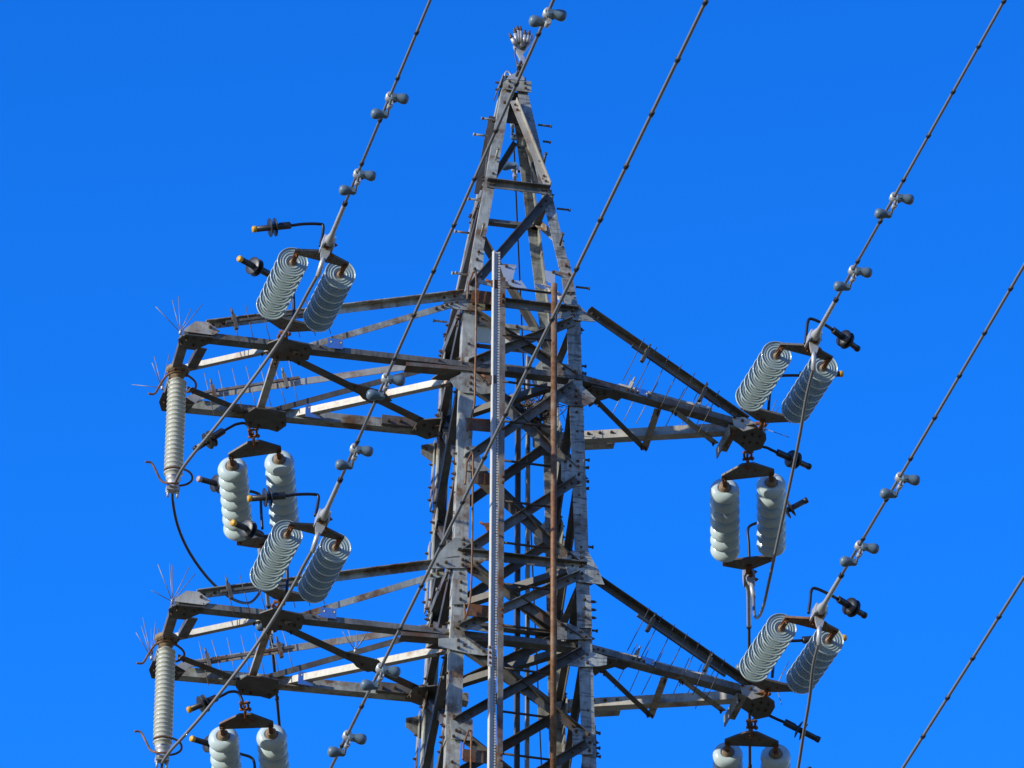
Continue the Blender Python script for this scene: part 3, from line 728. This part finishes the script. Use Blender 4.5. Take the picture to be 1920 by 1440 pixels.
horn(SETS['urf'][0], [(1404, 850), (1420, 838), (1436, 839), (1447, 844), (1458, 849)], ((1458, 849), (1517, 875), .2), 0, yof('urf', .1), M_HORN)
horn(SETS['urf'][0], [(1405, 1048), (1404, 1020), (1402, 995), (1408, 985), (1425, 979), (1448, 972)], ((1448, 972), (1512, 938), -.12), 0, yof('urf', YO), M_HORN)
horn(SETS['llf'][0], [(458, 1325), (448, 1300), (432, 1297), (419, 1303), (407, 1309)], ((407, 1309), (354, 1331), 0), 0, yof('llf', .1), M_YEL)
horn(SETS['llf'][0], [(478, 1500), (478, 1465), (477, 1432), (470, 1420), (452, 1414), (432, 1407)], ((432, 1407), (360, 1385), -.25), 0, yof('llf', YO), M_YEL)
horn(SETS['lrf'][0], [(1411, 1352), (1428, 1336), (1445, 1343), (1458, 1349), (1470, 1354)], ((1470, 1354), (1535, 1387), 0), 0, yof('lrf', .1), M_HORN)
horn(SETS['lrf'][0], [(1412, 1555), (1411, 1525), (1409, 1500), (1415, 1490), (1432, 1484), (1455, 1477)], ((1455, 1477), (1519, 1443), 0), 0, yof('lrf', YO), M_HORN)

# ------------------------------------------------------------------ conductors
GW = 'power line conductors running over the viewer'
W = {}
W['ul'] = (ENDS['ul'][0], D_WIRE); W['ll'] = (ENDS['ll'][0], D_WIRE); W['ur'] = (ENDS['ur'][0], D_WIDE); W['lr'] = (ENDS['lr'][0], D_WIRE)
W['l3'] = (at(607, 1467, Y=ENDS['ll'][0].y), D_WIDE); W['r3'] = (at(1556, 1653, Y=ENDS['lr'][0].y), D_WIRE)
conductor(*W['ul'], 140, 'grey wire with black rings rising from the upper left insulators to the top edge', GW, 22)
conductor(*W['ll'], 140, 'grey wire with black rings rising from the lower left insulators past the tower peak', GW, 30)
conductor(*W['l3'], 140, 'grey wire with black rings crossing the whole picture in front of the tower body', GW, 34)
conductor(*W['ur'], 140, 'grey wire with black rings rising from the upper right insulators to the top corner', GW, 22)
conductor(*W['lr'], 140, 'grey wire with black rings rising from the lower right insulators to the right edge', GW, 22)
conductor(*W['r3'], 140, 'grey wire with black rings crossing only the bottom right corner', GW, 22)
GB = 'conductors leaving behind the tower'
W['ulf'] = (ENDS['ulf'][0], D_FAR); W['urf'] = (ENDS['urf'][0], D_FAR)
conductor(*W['ulf'], 140, 'dark conductor dropping behind the lower left cross arm', GB, 10, .014, M_WIRED)
conductor(*W['urf'], 140, 'dark conductor dropping behind the lower right insulators', GB, 10, .014, M_WIRED)
we0 = P(0, .1, 3.05); W['earth'] = (at(961, 215, Y=.35), D_FAR)
GD = 'vibration dampers clamped on the wires'
for k, y, l in (('ul', 195, 'blue grey twin weight damper on the upper left wire, the one nearer the top edge'),
                ('ul', 339, 'blue grey twin weight damper on the upper left wire, the one nearer its insulators'),
                ('ll', 31, 'small blue grey damper at the top edge right of the tower peak'),
                ('ll', 722, 'blue grey damper in front of the upper left arm beside the white brace'),
                ('ll', 854, 'blue grey damper on the wire just above the lower left insulators'),
                ('l3', 1266, 'blue grey damper crossing the dark brace of the lower left arm'),
                ('l3', 1392, 'blue grey damper at the bottom edge left of the tower'),
                ('ur', 383, 'blue grey twin weight damper on the upper right wire, higher of its two'),
                ('ur', 520, 'blue grey twin weight damper on the upper right wire, just above its insulators'),
                ('lr', 908, 'blue grey twin weight damper on the lower right wire, higher of its two'),
                ('lr', 1036, 'blue grey twin weight damper on the lower right wire, just above its insulators'),
                ('ulf', 1190, 'blue damper half hidden behind the strut of the lower left arm'),
                ('urf', 1268, 'blue damper peeping out beside the lower right insulators'),
                ):
    damper(*W[k], y, l, GD, sc=.45 if y == 31 else 1.0)

# jumper loops
def jumper(pts, ya, yb, label, r=.0135, start=None, mat=M_WIRE):
    n = len(pts); L = [at(x, y, Y=ya + (yb-ya)*i/(n-1)) for i, (x, y) in enumerate(pts)]
    if start is not None: L[0] = start
    b = MB(); b.tube(smooth_path(L, 7), r, 10); o = b.build('jumper_cable', [mat]); tag(o, label, 'cable', 'jumper cables'); return o
YP = .07                                  # depth of the post insulators
ja = ENDS['ul'][1]
jumper([pix(ja), (577, 549), (560, 581), (526, 637), (484, 697), (440, 755), (398, 808), (361, 853), (340, 882), (325, 912)], ja.y, YP, 'grey jumper cable curving from the upper left clamp down to the long post insulator', start=ja)
jb = ENDS['ulf'][1]
jumper([(324, 912), (324, 940), (333, 985), (352, 1030), (380, 1072), (408, 1102), (440, 1125), (468, 1130), (487, 1110), (492, 1085)], YP, jb.y, 'dark jumper cable hanging from the upper post insulator toward the lower left arm', .0125, mat=M_WIRED)
jc = ENDS['ll'][1]
jumper([pix(jc), (571, 1058), (551, 1096), (513, 1160), (472, 1222), (428, 1280), (386, 1333), (345, 1380), (320, 1407), (304, 1430)], jc.y, YP, 'grey jumper cable curving from the lower left clamp to the lower post insulator', start=jc)
jumper([(304, 1430), (303, 1455), (312, 1500), (331, 1545), (360, 1588)], YP, 1.2, 'dark jumper cable leaving the lower post insulator at the bottom edge', .0125, mat=M_WIRED)
jd_, je = ENDS['ur'][1], ENDS['urf'][1]
jumper([pix(jd_), (1512, 745), (1500, 815), (1487, 880), (1471, 955), (1455, 1030), (1441, 1095), (1432, 1135), (1423, 1156), (1415, 1154), pix(je)], jd_.y, je.y, 'jumper cable sweeping from the upper right clamp to the bottom of the hanging strings', start=jd_)
jf = ENDS['lr'][1]; jg = ENDS['lrf'][1]
jumper([pix(jf), (1525, 1248), (1518, 1310), (1507, 1375), (1496, 1445), (1482, 1520), (1462, 1590), (1440, 1650), pix(jg)], jf.y, jg.y, 'jumper cable falling from the lower right clamp out of the bottom edge', start=jf)

# ------------------------------------------------------------------ post insulators
def post_insulator(top, bot, label):
    ax = (bot-top); L = ax.length; ax.normalize()
    root = thing('post_insulator', top, label, 'insulator', 'ribbed post insulators hanging from the left arm tips')
    b = MB(); b.lathe(top, ax, [(-.03, 0), (-.03, .095), (-.008, .1), (.0, .095), (.012, .09), (.012, .06), (.05, .058), (.055, .04), (.1, .04), (.1, 0)], 28)
    for k in range(6):
        a_ = k*math.pi/3; o = perp(ax, EX)*math.cos(a_) + ax.cross(perp(ax, EX))*math.sin(a_); b.bolt(top + o*.078 + ax*.012, ax, .014, .014)
    b.build('flange', [M_CEM, M_BOLT], root)
    prof = [(.07, .0), (.07, .036)]; n = 22; s0 = .105; p = (L-.19)/n
    for i in range(n):
        s = s0 + i*p
        prof += [(s-.004, .058), (s, .076), (s+.004, .0805), (s+.010, .0795), (s+.014, .070), (s+p*.55, .064), (s+p*.85, .060)]
    prof += [(L-.075, .056), (L-.075, 0)]
    b = MB(); b.lathe(top, ax, prof, 36); b.build('ribbed_body', [M_CREAM], root)
    b = MB(); b.lathe(top, ax, [(L-.085, 0), (L-.085, .062), (L-.06, .064), (L-.05, .052), (L+.0, .05), (L+.01, .055), (L+.03, .055), (L+.03, 0)], 24)
    f = top + ax*(L+.03); b.bar(f - EX*.055, f + EX*.055, ax, .07, .035)
    for s in (-.04, .04): b.tube([f + EX*s, f + EX*s + ax*.075], .010, 8); b.lathe(f + EX*s + ax*.02, ax, [(0, 0), (0, .017), (.015, .017), (.015, 0)], 6)
    b.build('end_fitting', [M_ALU], root)
    return root, ax, L
def ring_horn(parent, pts, Y):
    b = MB(); b.tube(smooth_path([at(x, y, Y=Y+dy) for x, y, dy in pts], 5), .0095, 8); b.build('horn_ring', [M_RAIL], parent)
for dzx, lab in (((0, 0), 'long cream ribbed post insulator under the tip of the upper left arm'), ((-20, 505), 'long cream ribbed post insulator under the tip of the lower left arm')):
    dx_, dy_ = dzx
    k = 1 if dy_ else 0
    t_ = at(333 + (-21 if k else 0), 697 + dy_ - (1 if k else 0), Y=YP); b_ = at(324 + dx_, 912 + dy_ + (1 if k else 0), Y=YP)
    r_, ax, L = post_insulator(t_, b_, lab)
    o = lambda l: [(x + (dx_ if y > 800 else (-22 if k else 0)), y + dy_, z) for x, y, z in l]
    ring_horn(r_, o([(278, 738, -.02), (290, 738, -.02), (300, 722, -.02), (311, 706, -.04), (322, 699, -.11), (338, 698, -.11), (352, 704, -.05), (366, 716, 0), (366, 728, .05), (352, 735, .1), (340, 728, .1)]), YP)
    ring_horn(r_, o([(272, 866, -.02), (284, 868, -.02), (294, 886, -.02), (303, 902, -.02), (318, 906, -.09), (335, 906, -.1)]), YP)
    ring_horn(r_, o([(307, 880, -.09), (325, 876, -.11), (345, 880, -.09), (358, 888, 0), (360, 900, .04), (350, 908, .08), (336, 911, .08)]), YP)

# ------------------------------------------------------------------ bird deterrents
def spike_fan(base, tips, Y, label):
    b = MB(); p = at(*base, Y=Y); root = thing('spike_fan', p, label, 'bird spikes', 'bird spike fans')
    b.lathe(p - EZ*.02, EZ, [(0, 0), (0, .012), (.045, .012), (.045, .006), (.05, 0)], 10); b.build('holder', [M_ALU], root)
    for i, (x, y) in enumerate(tips):
        b = MB(); b.tube([p, at(x, y, Y=Y + ((i*7) % 5 - 2)*.05)], .0034, 6); b.build('spike', [M_SPIKE], root)
spike_fan((338, 623), [(292, 575), (323, 563), (335, 556), (358, 579), (379, 571)], -.5, 'fan of thin wire spikes on the near tip of the upper left arm')
spike_fan((304, 727), [(285, 680), (289, 668), (247, 721), (286, 682), (318, 662)], .55, 'fan of thin wire spikes on the outer corner beside the upper post insulator')
spike_fan((323, 1128), [(296, 1058), (318, 1056), (323, 1060), (355, 1063), (366, 1076), (284, 1107)], -.5, 'fan of thin wire spikes on the near tip of the lower left arm')
spike_fan((284, 1233), [(255, 1186), (265, 1174), (284, 1178), (298, 1178), (268, 1158), (292, 1165)], .55, 'fan of thin wire spikes on the outer corner beside the lower post insulator')
spike_fan((666, 1220), [(642, 1184), (648, 1168), (673, 1169), (697, 1173), (686, 1193)], .1, 'fan of thin wire spikes on the crossing of the lower left arm braces')
spike_fan((1434, 804), [(1480, 820), (1378, 770), (1460, 764), (1456, 750)], -.05, 'fan of thin wire spikes at the upper right arm tip')
spike_fan((1455, 1288), [(1466, 1321), (1479, 1240), (1471, 1254), (1440, 1290)], -.05, 'fan of thin wire spikes at the lower right arm tip')
def spike_bar(p0, p1, n, dirv, L, below, label, clamps=(.12, .8), mat=M_STEEL):
    root = thing('spike_bar', p0, label, 'bird spikes', 'bird spike bars on the arm ties')
    b = MB(); b.bar(p0, p1, EZ, .022, .022); b.build('rail', [mat], root)
    for k in clamps:
        c = p0.lerp(p1, k); b = MB(); b.bar(c + dirv*.06, c - dirv*.075, (p1-p0), .04, .03); b.tube([c + dirv*.07, c + dirv*.115], .009, 6)
        b.build('clamp', [mat], root)
    for i in range(n):
        c = p0.lerp(p1, (i+.5)/n); dv = (dirv + V((random.uniform(-.04, .04), 0, 0))).normalized()
        b = MB(); b.tube([c - dv*L*below, c + dv*L*(1-below)], .0036, 6); b.build('spike', [M_SPIKE if mat is not M_DARK else M_DARK], root)
LDV = V((-.27, -.05, 1)).normalized(); RDV = V((.40, -.05, .98)).normalized()
for k, (dx_, dy_, dz) in enumerate(((0, 0, 0), (-10, 505, 0))):
    w_ = ('upper', 'lower')[k]
    spike_bar(at(424+dx_, 604+dy_, Y=-.56), at(622+dx_, 580+dy_, Y=-.57), 7, LDV, .36, .62, 'row of thin spikes clamped on the near tie of the %s left arm' % w_, (.08,), M_DARK)
    spike_bar(at(378+dx_, 737+dy_, Y=.55), at(562+dx_, 708+dy_, Y=.52), 7, LDV, .40, .55, 'row of thin spikes clamped on the far rusty tie of the %s left arm' % w_, (.12, .85), M_STAIN)
    rx = 10*k
    spike_bar(at(1185+rx, 648+dy_, Y=-.46), at(1350+rx, 762+dy_, Y=-.2), 7, RDV, .46, .72, 'row of dark spikes on the near tie of the %s right arm' % w_, (.15, .8), M_DARK)
    spike_bar(at(1160+rx, 722+dy_, Y=.36), at(1335+rx, 768+dy_, Y=.12), 7, RDV, .46, .72, 'row of spikes on the far pale tie of the %s right arm' % w_, (.12, .85), M_PALE)

# ------------------------------------------------------------------ ladder and rails on the front face
OFF = .10
lad = thing('ladder', face(943, 1440, 'F', OFF), 'rusty steel ladder bolted to the front face of the tower', 'ladder')
def rail(x0, y0, x1, y1, m, d1, d2, w1, w2):
    b = MB(); p0 = face(x0, y0, 'F', OFF); p1 = face(x1, y1, 'F', OFF); pm = face((x0+x1)/2, (y0+y1)/2, 'F', OFF)
    b.angle(p0, p1, d1, d2, w1, w2, .006); return b.build('rail', [m, M_BOLT], lad), p0, p1
_, l0, l1 = rail(938, 519, 932, 1500, M_STAIN, EX, EY, .045, .04)
b = MB(); b.tube([face(1039, 533, 'F', OFF), face(1037, 1510, 'F', OFF)], .0265, 14); b.build('rail', [M_RAIL], lad)
for y in (538, 627, 715, 789, 863, 939, 1017, 1094, 1172, 1252, 1334, 1413):
    b = MB(); b.tube([face(942, y, 'F', OFF-.015), face(1036, y+12, 'F', OFF-.015)], .0105, 8); b.build('rung', [M_RUNG], lad)
for pts in ([(886, 543), (946, 550), (946, 574), (882, 566)], [(878, 783), (946, 788), (946, 812), (880, 806)], [(888, 885), (945, 889), (945, 911), (889, 906)],
            [(877, 1131), (943, 1139), (943, 1162), (876, 1154)], [(869, 1404), (941, 1411), (941, 1434), (868, 1427)]):
    b = MB(); b.plate([face(x, y, 'F', OFF-.02) for x, y in pts], EY, .008)
    (x, y) = pts[1]
    for dy in (7, 18): b.bolt(face(x-3, y+dy-2, 'F', OFF-.01), -EY, .014)
    b.build('stay_plate', [M_RUSTY, M_IRON], lad)
for pts in ([(876, 562), (878, 535), (887, 511), (892, 509), (893, 530), (892, 650), (890, 755), (886, 775), (876, 808), (876, 784)],
            [(872, 908), (875, 868), (885, 847), (887, 856), (886, 960), (885, 1060), (883, 1112), (880, 1134), (871, 1162), (871, 1131)],
            [(868, 1424), (869, 1396), (879, 1369), (884, 1371), (883, 1420), (882, 1500)]):
    L = [face(x, y, 'F', OFF+.03) for x, y in pts]; q = []
    for a_, b_ in zip(L, L[1:]): q += [a_, a_.lerp(b_, .08), a_.lerp(b_, .92)]
    b = MB(); b.tube(q + [L[-1]], .0085, 8); b.build('grab_rail', [M_RAIL], lad)
saf = thing('safety_rail', face(925, 1440, 'F', .2), 'bright zinc climbing rail with toothed edge running up the tower front', 'safety rail')
p0, p1 = face(923, 472, 'F', .20), face(913, 1500, 'F', .20)
b = MB(); a_ = (p1-p0)
b.prism([p0 + EX*x + EY*y for x, y in ((0, 0), (.008, -.028), (.014, -.028), (.012, 0), (.05, 0), (.05, .006), (0, .006))], a_)
b.prism([p0 + EX*x + EY*y for x, y in ((.05, -.012), (.058, -.012), (.058, .03), (.05, .03))], a_, 1)
b.build('channel', [M_CHAN, M_RUNG], saf)
b = MB(); n = 200
for i in range(n):
    c = p0.lerp(p1, (i+.5)/n); b.bar(c + EX*.050 - EY*.012, c + EX*.064 - EY*.012, EY, .017, .012)
tag(b.build('tooth_strip', [M_CHAN], saf), None)
b = MB(); b.plate([face(x, y, 'F', .235) for x, y in ((893+0, 0),)] if False else [face(915, 1211, 'F', .232), face(922, 1212, 'F', .232), face(922, 1250, 'F', .232), face(914, 1249, 'F', .232)], -EY, .006)
for y in (1214, 1224, 1233, 1243): b.bolt(face(918.5, y, 'F', .238), -EY, .011, .010)
b.build('joint_plate', [M_CHAN, M_IRON], saf)
for x, y in ((917, 527), (910, 706), (906, 982)):
    b = MB(); p = face(x, y, 'F', .17); b.plate([p, p + EX*.09 + EZ*.02, p + EX*.09 - EZ*.05, p + EX*.03 - EZ*.07], -EY, .012)
    b.tube([p + EX*-.03 + EZ*.01, p + EX*.03 - EZ*.015], .011, 8, 1); b.build('rail_clip', [M_RUSTY, M_IRON], saf)
# plain panel between two bars at the back of the tower
pan = thing('panel', face(934, 628, 'B', .02), 'plain cream board seen from behind between two bars inside the tower', 'board')
b = MB(); b.plate([face(893, 606, 'B', .02), face(974, 616, 'B', .02), face(974, 650, 'B', .02), face(893, 641, 'B', .02)], EY, .006); b.build('sheet', [M_PANEL], pan)
for y0 in (597, 640):
    b = MB(); p, q_ = face(856, y0, 'B', .008), face(1008, y0+17, 'B', .008); b.bar(p - EZ*.02, q_ - EZ*.02, EZ, .008, .04)
    for k in (.26, .74): b.bolt(p.lerp(q_, k) - EZ*.02 - EY*.005, -EY, .014)
    b.build('carrier_bar', [M_STEEL, M_BOLT], pan)
# nest of twigs on the diaphragm
nest = thing('bird_nest', at(1000, 770, Y=.12), 'untidy nest of dry twigs wedged inside the tower behind the ladder', 'nest')
rnd = random.Random(3); b = MB(); c0 = at(1002, 768, Y=.15)
for i in range(110):
    c = c0 + V((rnd.gauss(0, .11), rnd.gauss(0, .1), rnd.gauss(0, .055) - .0))
    d = V((rnd.gauss(0, 1), rnd.gauss(0, 1), rnd.gauss(0, .45))).normalized()*rnd.uniform(.06, .16)
    m_ = c + V((rnd.gauss(0, .02), rnd.gauss(0, .02), rnd.gauss(0, .02)))
    b.tube([c-d, m_, c+d], [.003, .0035, .002], 5)
b.build('twigs', [M_TWIG], nest)
b = MB()
for i in range(22):
    c = c0 + V((rnd.gauss(0, .09), rnd.gauss(0, .08), -.06 + rnd.gauss(0, .02))); d = V((rnd.gauss(0, 1), rnd.gauss(0, 1), rnd.gauss(0, .3))).normalized()*rnd.uniform(.05, .13)
    b.tube([c-d, c+d], [.009, .006], 5)
b.build('litter', [M_NEST], nest)

# ------------------------------------------------------------------ earth wire hardware on the peak
YE = -.25
ew = thing('earth_wire_clamp', at(972, 140, Y=-.08), 'cast hand shaped wire clamp with a fan of bolts standing on the tower peak', 'clamp')
b = MB(); E = lambda x, y, dy=0: at(x, y, Y=YE+dy)
def taper(b, pts, rs, mi=0, n=10): b.tube(pts, rs, n, mi)
b.plate([E(978, 122), E(984, 117), E(984, 108), E(980, 102), E(985, 94), E(993, 84), E(999, 76), E(1000, 64), E(997, 62), E(994, 74), E(988, 72), E(984, 76), E(982, 82), E(976, 80), E(970, 74), E(965, 76), E(964, 84), E(970, 95), E(975, 104), E(976, 114)], EY, .05)
for a_, c_ in (((967, 84), (960, 72)), ((969, 80), (966, 63)), ((973, 80), (971, 58)), ((977, 80), (976, 59)), ((983, 80), (984, 66)), ((988, 80), (991, 67))):
    p0, p1 = E(*a_, -.02), E(*c_, -.03); e = p1 + (p1-p0).normalized()*.05
    taper(b, [p0, p1], [.02, .017]); b.tube([p1, p1.lerp(e, .55)], .016, 6, 1); b.tube([p1, e], .009, 8, 1)
b.build('casting', [M_ALU, M_BOLT], ew)
b = MB(); b.lathe(E(980, 88, -.03), -EY, [(0, 0), (0, .03), (.04, .03), (.045, .02), (.045, 0)], 16); b.build('hub_bolt', [M_DARK], ew)
b = MB()
for a_, c_, r in (((980, 120), (974, 130), .014), ((975, 126), (971, 136), .016), ((972, 133), (969, 142), .014)): b.tube([E(*a_), at(*c_, Y=YE+.08)], r, 8)
for x, y in ((975, 120), (972, 125), (978, 126)): b.lathe(E(x, y, -.02), -EY, [(0, 0), (0, .017), (.03, .017), (.03, 0)], 8)
b.build('link_chain', [M_DARK], ew)
b = MB(); b.plate([at(x, y, Y=-.12) for x, y in [(950, 148), (954, 142), (968, 136), (976, 138), (984, 147), (983, 151)]], EY, .16); b.build('base_plate', [M_ALU], ew)
b = MB(); b.tube(smooth_path([E(966, 90), E(966, 105), E(969, 118), E(970, 130)], 5), .006, 6); b.build('bond_wire', [M_WIRED], ew)
b = MB(); b.tube(smooth_path([at(x, y, Y=-.1) for x, y in ((946, 147), (947, 138), (951, 134), (956, 138), (958, 143))], 5), .0075, 8); b.build('bond_loop', [M_ALU], ew)
conductor(*W['earth'], 140, 'thin earth wire running away down the middle of the tower', GB, 0, .0075, M_WIRED)
damper(*W['earth'], 328, 'small blue grey damper seen through the tower above the top strut', GD)
damper(*W['earth'], 232, 'small blue grey damper tucked under the tower peak', GD)
